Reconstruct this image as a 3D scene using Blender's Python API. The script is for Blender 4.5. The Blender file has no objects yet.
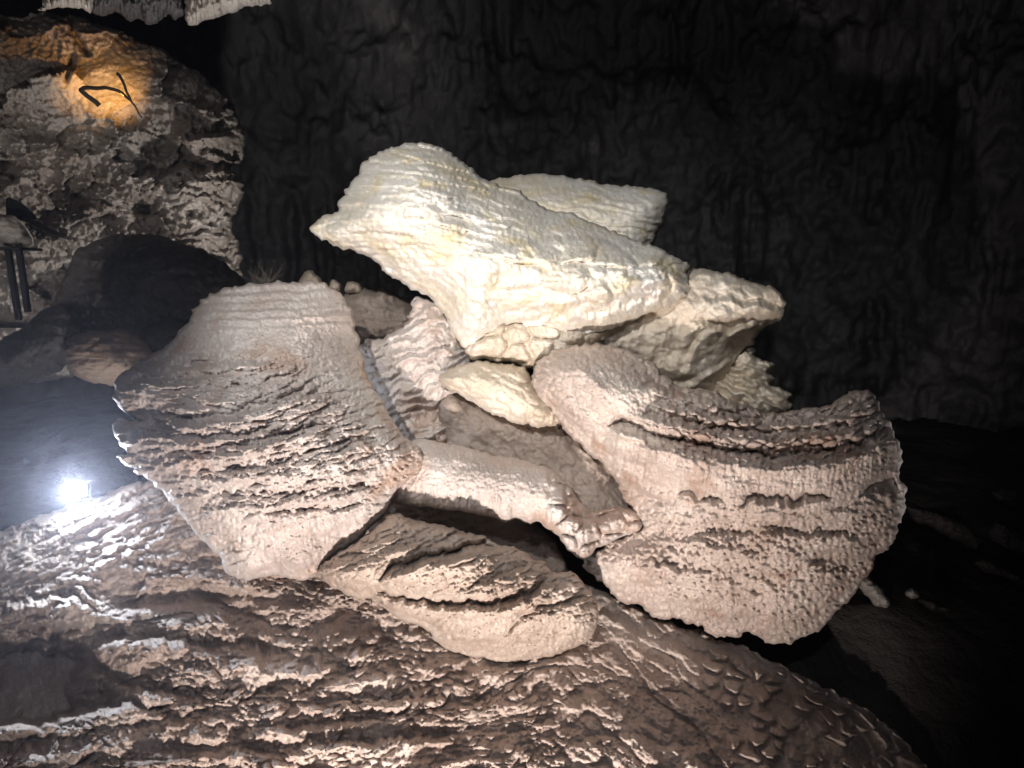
import bpy, math, random
import numpy as np
from mathutils import Vector, Matrix, Euler

random.seed(4)
sc = bpy.context.scene
COL = sc.collection
W, H = 1024, 768
F = 731.0
CAM = np.array([0.0, 0.0, 1.7])
PITCH = math.radians(-8.0)

# ------------------------------------------------------------------ camera
cam_d = bpy.data.cameras.new('camera'); cam = bpy.data.objects.new('camera', cam_d); COL.objects.link(cam)
cam.location = CAM; cam.rotation_euler = (math.radians(90) + PITCH, 0, 0)
cam_d.sensor_width = 36.0; cam_d.lens = 36.0 * F / W; cam_d.clip_start = 0.05; cam_d.clip_end = 300
sc.camera = cam

def at(px, py, Y):
    """world points at distance Y (world +y) seen in direction px, py of the photo"""
    px = np.asarray(px, float); py = np.asarray(py, float); Y = np.asarray(Y, float)
    dx = (px - W / 2) / F; dz = -(py - H / 2) / F
    c, s = math.cos(PITCH), math.sin(PITCH)
    wy = c - dz * s; wz = s + dz * c
    t = Y / wy
    return np.stack(np.broadcast_arrays(dx * t + CAM[0], Y + CAM[1], wz * t + CAM[2]), -1)

# ------------------------------------------------------------------ noise
_r = np.random.RandomState(11)
PERM = np.concatenate([_r.permutation(1024)] * 3)
RND = _r.rand(1024, 4)

def _h(ix, iy, seed):
    ix = ix.astype(np.int64) & 1023; iy = iy.astype(np.int64) & 1023
    return PERM[PERM[PERM[ix] + iy] + (seed & 1023)]

def vn(x, y, seed=0):
    ix = np.floor(x); iy = np.floor(y); fx = x - ix; fy = y - iy
    ux = fx * fx * fx * (fx * (fx * 6 - 15) + 10); uy = fy * fy * fy * (fy * (fy * 6 - 15) + 10)
    def g(a, b):
        r = RND[_h(ix + a, iy + b, seed)]
        an = r[..., 0] * 6.2832
        return np.cos(an) * (fx - a) + np.sin(an) * (fy - b)
    a = g(0, 0); b = g(1, 0); c = g(0, 1); d = g(1, 1)
    return (a + (b - a) * ux + (c - a) * uy + (a - b - c + d) * ux * uy) * 1.5

def fbm(x, y, seed=0, oc=4, gain=0.5):
    s = 0; a = 1
    for i in range(oc):
        s = s + a * vn(x, y, seed + i * 17); a *= gain; x = x * 2.03 + 3.1; y = y * 2.03 + 1.7
    return s

def worley(x, y, seed=0, jit=0.9):
    ix = np.floor(x); iy = np.floor(y)
    f1 = np.full(x.shape, 9.0); f2 = np.full(x.shape, 9.0)
    rx = np.zeros(x.shape); ry = np.zeros(x.shape); idv = np.zeros(x.shape)
    for a in (-1, 0, 1):
        for b in (-1, 0, 1):
            r = RND[_h(ix + a, iy + b, seed)]
            dx = x - (ix + a + 0.5 + (r[..., 0] - 0.5) * jit); dy = y - (iy + b + 0.5 + (r[..., 1] - 0.5) * jit)
            d = np.sqrt(dx * dx + dy * dy)
            m = d < f1
            f2 = np.where(m, f1, np.minimum(f2, d))
            rx = np.where(m, dx, rx); ry = np.where(m, dy, ry); idv = np.where(m, r[..., 2], idv)
            f1 = np.where(m, d, f1)
    return f1, f2, rx, ry, idv

def sstep(a, b, x):
    t = np.clip((x - a) / (b - a), 0, 1); return t * t * (3 - 2 * t)

def blur(a, r):
    r = int(max(1, r))
    for _ in range(2):
        for ax in (0, 1):
            p = np.pad(a, [(r + 1, r) if k == ax else (0, 0) for k in (0, 1)], mode='edge')
            cs = np.cumsum(p, axis=ax)
            n = 2 * r + 1
            if ax == 0: a = (cs[n:] - cs[:-n]) / n
            else: a = (cs[:, n:] - cs[:, :-n]) / n
    return a

def rbf(pts, X, Y):
    """thin-plate surface through (x, y, value) points"""
    P = np.array(pts, float); n = len(P); S = 200.0
    q = P[:, :2] / S
    def U(r2): return 0.5 * r2 * np.log(r2 + 1e-9)
    K = U(((q[:, None] - q[None]) ** 2).sum(-1)) + np.eye(n) * 1e-3
    A = np.zeros((n + 3, n + 3)); A[:n, :n] = K; A[:n, n] = 1; A[:n, n + 1:] = q; A[n, :n] = 1; A[n + 1:, :n] = q.T
    w = np.linalg.solve(A, np.concatenate([P[:, 2], np.zeros(3)]))
    x = X / S; y = Y / S
    o = w[n] + w[n + 1] * x + w[n + 2] * y
    for i in range(n): o = o + w[i] * U((x - q[i, 0]) ** 2 + (y - q[i, 1]) ** 2)
    return o

# ---------------------------------------------------- relief building blocks
def ledge(X, Y, pts, a, b, wd=18, jit=3.0, seed=0, p=0.8, fade=14):
    """a shelf: its lip follows pts (x, y, tread); face falls below the lip, tread runs back above it"""
    P = np.array(pts, float)
    P = P[np.argsort(P[:, 0])]
    ly = np.interp(X, P[:, 0], P[:, 1]); wt = np.interp(X, P[:, 0], P[:, 2])
    j = jit * (fbm(X / 16.0, Y / 60.0, seed, 3) * 1.3) + jit * .5 * vn(X / 5.0, Y / 30.0, seed + 5)
    f = sstep(P[0, 0] - 2, P[0, 0] + fade, X) * sstep(P[-1, 0] + 2, P[-1, 0] - fade, X)
    f = f * np.clip(wt / 4, 0, 1)
    dv = Y - ly + j
    wt = np.maximum(wt * f + 1.5, 2)
    t = np.clip((dv + wt) / wt, 0, 1)
    h = np.where(dv > 0, a * np.exp(-dv / wd), np.where(dv > -wt, -b + (a + b) * t ** p, -b * np.exp((dv + wt) / 3.0)))
    return h * f

def saw(ph, q=0.3, seed=0):
    """terrace profile per unit phase: tread rises outwards over q, then the face recedes"""
    t = ph - np.floor(ph)
    r = RND[_h(np.floor(ph), np.floor(ph) * 0, seed)][..., 1] * 0.6 + 0.6
    return np.where(t < q, t / q, 1 - (t - q) / (1 - q)) * r

def terraces(U, V, lam, lu, warp=0.6, q=0.35, seed=0):
    ph = V / lam + warp * fbm(U / lu, V / lam * 0.4, seed, 3)
    return saw(ph, q, seed)

def scales(U, V, lu, lv, seed=0, tilt=0.8, warp=0.35):
    """overlapping fish-scale plates, each leaning out towards its lower lip"""
    u = U / lu + warp * vn(U / lu * 0.9, V / lv * 0.9, seed + 40); v = V / lv + warp * vn(U / lu * 0.9 + 9, V / lv * 0.9, seed + 41)
    f1, f2, rx, ry, i = worley(u, v, seed)
    e = np.clip((f2 - f1) * 2.6, 0, 1)
    return (e ** 0.6) * (0.55 + tilt * ry * 0.6 + 0.45 * i) - 0.3

def plates(U, V, lu, lv, seed=0, warp=.4, face=.35):
    """overlapping shingles: tread runs out, then a short face, then an abrupt undercut"""
    u = U / lu + warp * fbm(U / lu * .8, V / lv * .8, seed + 40, 2); v = V / lv + warp * fbm(U / lu * .8 + 9, V / lv * .8, seed + 41, 2)
    f1, f2, rx, ry, i = worley(u, v, seed, .95)
    return np.minimum(ry + .5 - .35 * rx * rx, 1 - face) * 1.1 * (.55 + .75 * i) + .25 * i - .5

def facets(U, V, lu, lv, seed=0, tilt=1.0, warp=.3):
    """broken rock: every cell is its own tilted plane"""
    u = U / lu + warp * fbm(U / lu, V / lv, seed + 40, 3); v = V / lv + warp * fbm(U / lu + 9, V / lv, seed + 41, 3)
    f1, f2, rx, ry, i = worley(u, v, seed, .95)
    a = np.sin(i * 61.7); b = np.cos(i * 37.3)
    return tilt * (rx * a + ry * b) + (i - .5) * .7

def cobbles(U, V, lu, lv, seed=0):
    f1, f2, rx, ry, i = worley(U / lu, V / lv, seed)
    return np.sqrt(np.clip(1 - (f1 * 1.25) ** 2, 0, 1)) * (0.6 + 0.4 * i) * np.clip((f2 - f1) * 4, 0.0, 1)

def drips(U, V, lu, seed=0, lv=60):
    f = fbm(U / lu, V / lv, seed, 3)
    return 1 - np.abs(f) * 1.6

def bumpd(X, Y, cx, cy, rx, ry, p=1.0):
    d = ((X - cx) / rx) ** 2 + ((Y - cy) / ry) ** 2
    return np.exp(-d * p)

# ------------------------------------------------------------------ solids
def mesh_obj(name, co, quads, mat, parent=None, smooth=True):
    me = bpy.data.meshes.new(name)
    co = np.ascontiguousarray(co, np.float32); quads = np.ascontiguousarray(quads, np.int32)
    k = quads.shape[1]
    me.vertices.add(len(co)); me.vertices.foreach_set('co', co.ravel())
    me.loops.add(quads.size); me.loops.foreach_set('vertex_index', quads.ravel())
    me.polygons.add(len(quads)); me.polygons.foreach_set('loop_start', np.arange(0, quads.size, k, dtype=np.int32))
    me.polygons.foreach_set('loop_total', np.full(len(quads), k, np.int32))
    me.update(calc_edges=True); me.validate()
    if smooth: me.polygons.foreach_set('use_smooth', np.ones(len(me.polygons), bool))
    me.materials.append(mat)
    o = bpy.data.objects.new(name, me); COL.objects.link(o)
    if parent is not None: adopt(o, parent)
    return o

def jag(poly, seed, amp=1.5, step=4.0, freq=9.0):
    P = np.array(poly, float); out = []
    for i in range(len(P)):
        a = P[i]; b = P[(i + 1) % len(P)]; L = np.hypot(*(b - a)); n = max(1, int(L / step))
        for k in range(n): out.append(a + (b - a) * k / n)
    Q = np.array(out)
    # light smoothing keeps traced corners but rounds the facets
    Q = 0.5 * Q + 0.25 * np.roll(Q, 1, 0) + 0.25 * np.roll(Q, -1, 0)
    d = np.roll(Q, -1, 0) - np.roll(Q, 1, 0); L = np.hypot(d[:, 0], d[:, 1]) + 1e-6
    nrm = np.stack([d[:, 1] / L, -d[:, 0] / L], 1)
    n = fbm(Q[:, 0] / freq, Q[:, 1] / freq, seed, 3) * amp + vn(Q[:, 0] / 3.7, Q[:, 1] / 3.1, seed + 9) * amp * .35 + vn(Q[:, 0] / 21.0, Q[:, 1] / 21.0, seed + 19) * amp * .9
    return Q + nrm * n[:, None]

def solid(name, poly, mat, Y0, T, R, relief=None, step=1.3, Tb=None, parent=None, seed=0, jamp=1.5, jfreq=9.0, p=0.58, sm=0.09, grain=0.016):
    """closed rock volume: outline at its own distance Y0, belly T metres towards the viewer, Tb metres behind"""
    Q = jag(poly, seed, jamp, 2.5, jfreq)
    x0, y0 = Q.min(0) - 3 * step; x1, y1 = Q.max(0) + 3 * step
    xs = np.arange(x0, x1, step); ys = np.arange(y0, y1, step)
    X, Y = np.meshgrid(xs, ys)
    inside = np.zeros(X.shape, bool); D = np.full(X.shape, 1e9); NX = X.copy(); NY = Y.copy()
    n = len(Q)
    for i in range(n):
        ax, ay = Q[i]; bx, by = Q[(i + 1) % n]
        if ay != by:
            r0 = np.searchsorted(ys, min(ay, by), 'left' if False else 'right'); r1 = np.searchsorted(ys, max(ay, by), 'right')
            if r1 > r0:
                yy = ys[r0:r1]; xi = ax + (yy - ay) * (bx - ax) / (by - ay)
                inside[r0:r1] ^= (xs[None, :] < xi[:, None])
        vx, vy = bx - ax, by - ay; L2 = vx * vx + vy * vy + 1e-9
        t = np.clip(((X - ax) * vx + (Y - ay) * vy) / L2, 0, 1)
        qx = ax + t * vx; qy = ay + t * vy
        d = (X - qx) ** 2 + (Y - qy) ** 2
        m = d < D
        D = np.where(m, d, D); NX = np.where(m, qx, NX); NY = np.where(m, qy, NY)
    D = np.sqrt(D); S = np.where(inside, D, -D)
    c = inside
    cell = c[:-1, :-1] | c[1:, :-1] | c[:-1, 1:] | c[1:, 1:]
    use = np.zeros(X.shape, bool)
    use[:-1, :-1] |= cell; use[1:, :-1] |= cell; use[:-1, 1:] |= cell; use[1:, 1:] |= cell
    out = use & ~inside
    X = np.where(out, NX, X); Y = np.where(out, NY, Y)
    Din = np.where(inside, D, 0)
    Db = blur(Din, R * sm / step) if sm > 0 else Din
    edge = sstep(0, 2.5, Din)
    prof = np.clip(1 - (1 - np.clip(Db / R, 0, 1)) ** 2, 0, 1) ** p * np.clip(Din / 1.6, 0, 1) ** 0.5
    base = Y0(X, Y) if callable(Y0) else np.full(X.shape, float(Y0))
    h = relief(X, Y, Din) if relief else 0.0
    if grain:
        wx = X + 3.2 * fbm(X / 9, Y / 9, seed + 5, 2); wy = Y + 2.6 * fbm(X / 8, Y / 8, seed + 6, 2)
        gm = .45 + .9 * sstep(-.5, .5, fbm(X / 24, Y / 20, seed + 12, 2))
        h = h + grain * gm * (cobbles(wx, wy, 4.6, 3.4, seed + 7) + .7 * vn(X / 2.1, Y / 1.9, seed + 8) + .6 * cobbles(wy + 9, wx, 9, 8, seed + 9))
    front = base - T * prof - h * (0.25 + 0.75 * edge) * np.where(out, 0, 1)
    Tb = T if Tb is None else Tb
    back = base + Tb * prof + 0.03 * fbm(X / 12, Y / 12, seed + 3, 3) * edge
    idx = -np.ones(X.shape, np.int64); idx[use] = np.arange(use.sum())
    nf = int(use.sum())
    inn = use & inside
    bidx = idx.copy(); bidx[inn] = nf + np.arange(inn.sum())
    cf = at(X[use], Y[use], np.where(out, base, front)[use]); cb = at(X[inn], Y[inn], back[inn])
    co = np.concatenate([cf, cb])
    i, j = np.nonzero(cell)
    qf = np.stack([idx[i, j], idx[i + 1, j], idx[i + 1, j + 1], idx[i, j + 1]], 1)
    qb = np.stack([bidx[i, j], bidx[i, j + 1], bidx[i + 1, j + 1], bidx[i + 1, j]], 1)
    keep = (qf != qb[:, [0, 3, 2, 1]]).any(1)
    return mesh_obj(name, co, np.concatenate([qf, qb[keep]]), mat, parent)

# --------------------------------------------------------------- materials
def rgb(c): return (c[0], c[1], c[2], 1)
def rock_mat(name, c1, c2, c3=None, scale=1.2, rough=0.62, spec=0.35, bump=0.6, bscale=45, bdist=0.02, stretch=(1, 1, 1), grain=0.25, spots=None):
    m = bpy.data.materials.new(name); m.use_nodes = True; nt = m.node_tree; N = nt.nodes; L = nt.links; N.clear()
    out = N.new('ShaderNodeOutputMaterial'); bs = N.new('ShaderNodeBsdfPrincipled'); L.new(bs.outputs[0], out.inputs[0])
    tc = N.new('ShaderNodeTexCoord'); mp = N.new('ShaderNodeMapping'); mp.inputs['Scale'].default_value = stretch
    L.new(tc.outputs['Object'], mp.inputs[0])
    n1 = N.new('ShaderNodeTexNoise'); n1.inputs['Scale'].default_value = scale; n1.inputs['Detail'].default_value = 7; n1.inputs['Roughness'].default_value = .62
    L.new(mp.outputs[0], n1.inputs['Vector'])
    cr = N.new('ShaderNodeValToRGB'); e = cr.color_ramp.elements
    e[0].position = 0.36; e[0].color = rgb(c1); e[1].position = 0.64; e[1].color = rgb(c2)
    if c3: x = e.new(0.5); x.color = rgb(c3)
    L.new(n1.outputs['Fac'], cr.inputs[0])
    n2 = N.new('ShaderNodeTexNoise'); n2.inputs['Scale'].default_value = 38; n2.inputs['Detail'].default_value = 6; n2.inputs['Roughness'].default_value = .7
    L.new(mp.outputs[0], n2.inputs['Vector'])
    mr = N.new('ShaderNodeMapRange'); mr.inputs[1].default_value = .3; mr.inputs[2].default_value = .7; mr.inputs[3].default_value = 1 - grain; mr.inputs[4].default_value = 1 + grain
    L.new(n2.outputs['Fac'], mr.inputs[0])
    mx = N.new('ShaderNodeVectorMath'); mx.operation = 'SCALE'; L.new(cr.outputs[0], mx.inputs[0]); L.new(mr.outputs[0], mx.inputs['Scale'])
    colour = mx.outputs[0]
    if spots:
        n3 = N.new('ShaderNodeTexNoise'); n3.inputs['Scale'].default_value = spots[1]; n3.inputs['Detail'].default_value = 4
        L.new(tc.outputs['Object'], n3.inputs['Vector'])
        r3 = N.new('ShaderNodeMapRange'); r3.inputs[1].default_value = spots[2]; r3.inputs[2].default_value = spots[2] + .12
        L.new(n3.outputs['Fac'], r3.inputs[0])
        mm = N.new('ShaderNodeMixRGB'); L.new(r3.outputs[0], mm.inputs[0]); L.new(colour, mm.inputs[1]); mm.inputs[2].default_value = rgb(spots[0]); colour = mm.outputs[0]
    L.new(colour, bs.inputs['Base Color'])
    bs.inputs['Roughness'].default_value = rough; bs.inputs['Specular IOR Level'].default_value = spec
    b1 = N.new('ShaderNodeTexNoise'); b1.inputs['Scale'].default_value = bscale; b1.inputs['Detail'].default_value = 5; b1.inputs['Roughness'].default_value = .65
    L.new(mp.outputs[0], b1.inputs['Vector'])
    vo = N.new('ShaderNodeTexVoronoi'); vo.inputs['Scale'].default_value = bscale * .45; L.new(mp.outputs[0], vo.inputs['Vector'])
    ad = N.new('ShaderNodeMath'); ad.operation = 'MULTIPLY_ADD'; L.new(vo.outputs['Distance'], ad.inputs[0]); ad.inputs[1].default_value = -.6; L.new(b1.outputs['Fac'], ad.inputs[2])
    bp = N.new('ShaderNodeBump'); bp.inputs['Strength'].default_value = bump; bp.inputs['Distance'].default_value = bdist
    L.new(ad.outputs[0], bp.inputs['Height']); L.new(bp.outputs[0], bs.inputs['Normal'])
    return m

def plain_mat(name, c, rough=.5, metal=0, emit=None, es=1):
    m = bpy.data.materials.new(name); m.use_nodes = True; nt = m.node_tree; bs = nt.nodes['Principled BSDF']
    n = nt.nodes.new('ShaderNodeTexNoise'); n.inputs['Scale'].default_value = 25
    r = nt.nodes.new('ShaderNodeValToRGB'); r.color_ramp.elements[0].color = rgb([v * .7 for v in c]); r.color_ramp.elements[1].color = rgb([min(1, v * 1.2) for v in c])
    nt.links.new(n.outputs['Fac'], r.inputs[0]); nt.links.new(r.outputs[0], bs.inputs['Base Color'])
    bs.inputs['Roughness'].default_value = rough; bs.inputs['Metallic'].default_value = metal
    if emit: bs.inputs['Emission Color'].default_value = rgb(emit); bs.inputs['Emission Strength'].default_value = es
    return m

M_white = rock_mat('cream_calcite', (.70, .63, .50), (.80, .78, .74), (.77, .73, .66), scale=1.6, grain=.10, bump=.5, bscale=60, bdist=.012, spots=((.74, .65, .46), 3.0, .56))
M_grey = rock_mat('grey_flowstone', (.47, .41, .38), (.64, .60, .57), (.57, .51, .48), scale=1.4, grain=.16, bump=.7, bscale=75, bdist=.014, spots=((.50, .39, .33), 1.7, .53))
M_shell = rock_mat('tan_flowstone', (.44, .36, .31), (.62, .55, .49), (.54, .455, .41), scale=1.8, grain=.2, bump=.8, bscale=80, bdist=.016, spots=((.40, .29, .235), 2.3, .57))
M_tan = rock_mat('tan_smooth_rock', (.36, .29, .22), (.52, .45, .37), (.45, .375, .30), scale=1.5, grain=.12, bump=.5, bscale=50, bdist=.015)
M_lobe = rock_mat('pale_tan_rock', (.46, .39, .30), (.66, .60, .52), (.56, .49, .40), scale=1.5, grain=.12, bump=.5, bscale=50, bdist=.015)
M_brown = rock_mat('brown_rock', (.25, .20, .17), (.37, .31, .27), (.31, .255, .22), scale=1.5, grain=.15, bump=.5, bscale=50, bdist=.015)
M_ledge = rock_mat('muddy_flowstone', (.40, .32, .27), (.58, .50, .44), (.50, .42, .36), scale=2.2, grain=.2, bump=.8, bscale=70, bdist=.018)
M_ground = rock_mat('ground_flowstone', (.39, .315, .275), (.59, .52, .475), (.50, .42, .375), scale=1.3, grain=.22, bump=.8, bscale=60, bdist=.018)
M_floor = rock_mat('dark_floor', (.028, .025, .024), (.075, .068, .062), (.045, .04, .037), scale=.6, grain=.3, bump=.8, bscale=8, bdist=.08)
M_wall = rock_mat('cave_rock', (.085, .082, .085), (.17, .165, .168), (.12, .116, .12), scale=.35, grain=.2, bump=.8, bscale=7, bdist=.06, stretch=(1, 1, .4))
M_out = rock_mat('outcrop_rock', (.20, .165, .14), (.40, .37, .335), (.29, .255, .23), scale=.8, grain=.25, bump=.8, bscale=14, bdist=.04)
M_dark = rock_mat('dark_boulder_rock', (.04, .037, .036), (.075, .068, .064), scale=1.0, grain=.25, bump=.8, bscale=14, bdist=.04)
M_rust = rock_mat('brown_boulder_rock', (.18, .125, .085), (.30, .22, .16), scale=2.0, grain=.25, bump=.8, bscale=30, bdist=.03, stretch=(.5, .5, 3))
M_pale = rock_mat('pale_rock', (.42, .38, .34), (.62, .58, .54), scale=2.0, grain=.2, bump=.7, bscale=25, bdist=.02)
M_metal = plain_mat('black_painted_metal', (.015, .016, .02), .45, .6)
M_twig = plain_mat('dry_twig', (.16, .13, .10), .8)
M_root = plain_mat('dark_root', (.02, .014, .01), .9)
M_lamp = plain_mat('lamp_glass', (.9, .92, 1), .3, 0, (.86, .92, 1.0), 260)

def prop(o, label=None, cat=None, group=None, kind=None):
    if label: o['label'] = label
    if cat: o['category'] = cat
    if group: o['group'] = group
    if kind: o['kind'] = kind
    return o

def thing(name, loc, label, cat, group=None):
    o = bpy.data.objects.new(name, None); COL.objects.link(o); o.location = Vector([float(v) for v in loc]); o.empty_display_size = .2
    return prop(o, label, cat, group)

def adopt(child, root):
    child.parent = root; child.matrix_parent_inverse = Matrix.Translation(-root.location)

# ====================================================== THE BIG FORMATION
FORM = thing('flowstone_formation', at(500, 640, 6.5), 'huge pale flowstone formation of stacked lobes, brightly lit in the middle', 'rock formation')

# ---- layered dome
def dome_relief(X, Y, D):
    h = np.zeros(X.shape)
    low = sstep(395, 470, Y)
    V = Y - 0.10 * (X - 250) + 14 * np.sin((X - 120) / 130.0)
    # the neat courses at the top
    top = sstep(338, 322, Y + 0.06 * (X - 250))
    h += top * 0.055 * saw((Y + 0.05 * (X - 260) + 2.0 * fbm(X / 26, Y / 60, 3, 2)) / 8.6, .24, 3)
    h += top * 0.012 * np.clip(worley(X / 22, Y / 8.6, 5)[1] - worley(X / 22, Y / 8.6, 5)[0], 0, .5)
    # long scalloped terraces on the left and middle
    mid = sstep(338, 375, Y) * sstep(540, 500, Y) * (0.25 + .75 * sstep(395, 300, X - 0.9 * (Y - 400)))
    V2 = Y + 0.28 * (X - 230) * sstep(200, 330, X) - 0.05 * (X - 200)
    h += mid * (0.07 * plates(X, V2, 30, 9.5, 21) + .075 * plates(X, V2, 15, 6, 23, .3, .45))
    h += sstep(330, 345, Y) * sstep(430, 380, Y) * .012 * fbm(X / 5, Y / 2, 24, 2)
    # lower knobbly belly
    h += low * (0.05 * fbm(X / 22, Y / 12, 31, 4) + 0.025 * cobbles(X, Y, 8, 6, 33) + .02 * fbm(X / 6, Y / 4, 34, 3))
    h += sstep(480, 540, Y) * 0.02 * drips(X, Y, 7, 35, 25)
    # named shelves on the left rim
    h += ledge(X, Y, [(105, 386, 4), (140, 388, 7), (190, 386, 7), (240, 378, 5)], .08, .06, 16, 3, 40)
    h += ledge(X, Y, [(105, 378, 4), (150, 374, 6), (215, 368, 6), (280, 366, 4)], .06, .06, 8, 3, 38)
    h += ledge(X, Y, [(118, 424, 6), (150, 426, 10), (190, 430, 10), (236, 423, 9), (256, 414, 8), (300, 400, 6), (330, 392, 3)], .08, .10, 12, 3, 41)
    h += ledge(X, Y, [(105, 440, 16), (133, 442, 20), (160, 438, 10), (195, 448, 8), (232, 442, 7), (280, 428, 5)], .09, .10, 9, 3, 43)
    h += ledge(X, Y, [(105, 464, 12), (133, 472, 20), (162, 466, 14), (195, 464, 13), (212, 462, 13), (240, 454, 11), (290, 442, 8), (330, 428, 5)], .10, .11, 13, 3, 45)
    h += ledge(X, Y, [(220, 476, 4), (260, 472, 7), (310, 460, 7), (355, 444, 5)], .05, .06, 8, 3, 46)
    h += ledge(X, Y, [(190, 482, 9), (235, 480, 9), (300, 470, 7), (360, 452, 6)], .05, .06, 9, 3, 47)
    h += ledge(X, Y, [(200, 508, 9), (222, 508, 14), (262, 505, 12), (300, 500, 6), (350, 496, 5), (388, 488, 4)], .05, .12, 12, 3.5, 49)
    h += ledge(X, Y, [(262, 520, 6), (300, 516, 6), (345, 512, 5), (375, 505, 4)], .04, .08, 10, 3, 50)
    h += 0.012 * fbm(X / 3.4, Y / 2.4, 51, 2) + 0.02 * fbm(X / 40, Y / 40, 53, 3)
    # lobes hanging at the foot
    h += 0.16 * (bumpd(X, Y, 250, 566, 22, 14) + bumpd(X, Y, 300, 566, 26, 22))
    return h
dome_poly = [(219, 289), (238, 286), (270, 283), (300, 281), (321, 282), (335, 290), (346, 301), (353, 312), (356, 325), (360, 345), (365, 370), (377, 391), (388, 410), (398, 430), (410, 442), (424, 450), (424, 466), (408, 482), (396, 490), (391, 503), (380, 520), (367, 532), (350, 546), (333, 557), (322, 566), (313, 577), (300, 581), (285, 578), (275, 576), (262, 577), (248, 579), (232, 577), (223, 572), (221, 560), (208, 545), (200, 537), (188, 524), (179, 514), (168, 500), (158, 487), (150, 480), (140, 476), (131, 471), (140, 467), (128, 466), (114, 459), (116, 454), (128, 455), (122, 446), (113, 436), (112, 422), (118, 418), (130, 421), (142, 422), (132, 416), (120, 408), (112, 399), (115, 390), (112, 383), (116, 377), (128, 368), (142, 360), (158, 350), (175, 339), (180, 332), (178, 329), (188, 325), (190, 319), (194, 314), (190, 309), (199, 305), (198, 300), (209, 297), (210, 293), (220, 292)]
YD = lambda X, Y: 6.2 + np.interp(Y + .12 * (X - 250), [275, 330, 350, 405, 440, 500, 580], [.80, .68, .60, .16, .02, 0, .16]) + 0.0008 * (X - 250)
o = solid('layered_dome', dome_poly, M_grey, YD, 1.25, 125, dome_relief, 1.2, .9, FORM, 1, 2.0, 8)
o['label'] = 'broad grey dome of thin scalloped layers, tapering down to a pinkish underside'

# ---- connecting arm
def arm_relief(X, Y, D):
    ax = np.array([389, 430, 497, 551, 580, 620]); ay = np.array([478, 476, 486, 505, 520, 525])
    c = Y - np.interp(X, ax, ay)
    h = 0.03 * sstep(0, 12, c) * drips(X, Y, 6, 61, 30) + 0.008 * fbm(X / 3, Y / 2.5, 63, 2) + .02 * fbm(X / 25, Y / 18, 64, 3)
    h += sstep(-14, -2, c) * 0.02 * cobbles(X, Y, 6, 4, 65)
    h += sstep(535, 575, X) * 0.2 * cobbles(X + 5 * vn(X / 14, Y / 14, 66), Y, 24, 20, 67) + sstep(535, 575, X) * .05 * cobbles(X, Y, 9, 7, 68)
    return h
arm_poly = [(380, 455), (392, 446), (403, 442), (419, 439), (440, 442), (458, 445), (478, 450), (497, 455), (515, 459), (530, 462), (545, 467), (556, 472), (567, 484), (576, 495), (584, 505), (594, 512), (606, 508), (618, 504), (634, 508), (648, 520), (640, 532), (622, 538), (606, 545), (596, 548), (591, 556), (582, 560), (572, 555), (566, 547), (560, 540), (553, 532), (545, 528), (538, 522), (528, 524), (515, 519), (503, 523), (495, 517), (480, 516), (465, 511), (448, 511), (430, 508), (412, 507), (396, 504), (384, 500), (380, 478)]
o = solid('connecting_arm', arm_poly, M_grey, lambda X, Y: 6.45 + .25 * sstep(440, 385, X) - 0.0046 * (Y - 480) + .45 * sstep(540, 610, X), .45, 32, arm_relief, 1.2, .5, FORM, 3, 1.3, 6)
o['label'] = 'smooth thick arm joining the layered dome to the wide shell, knobbly at its end'

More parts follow.
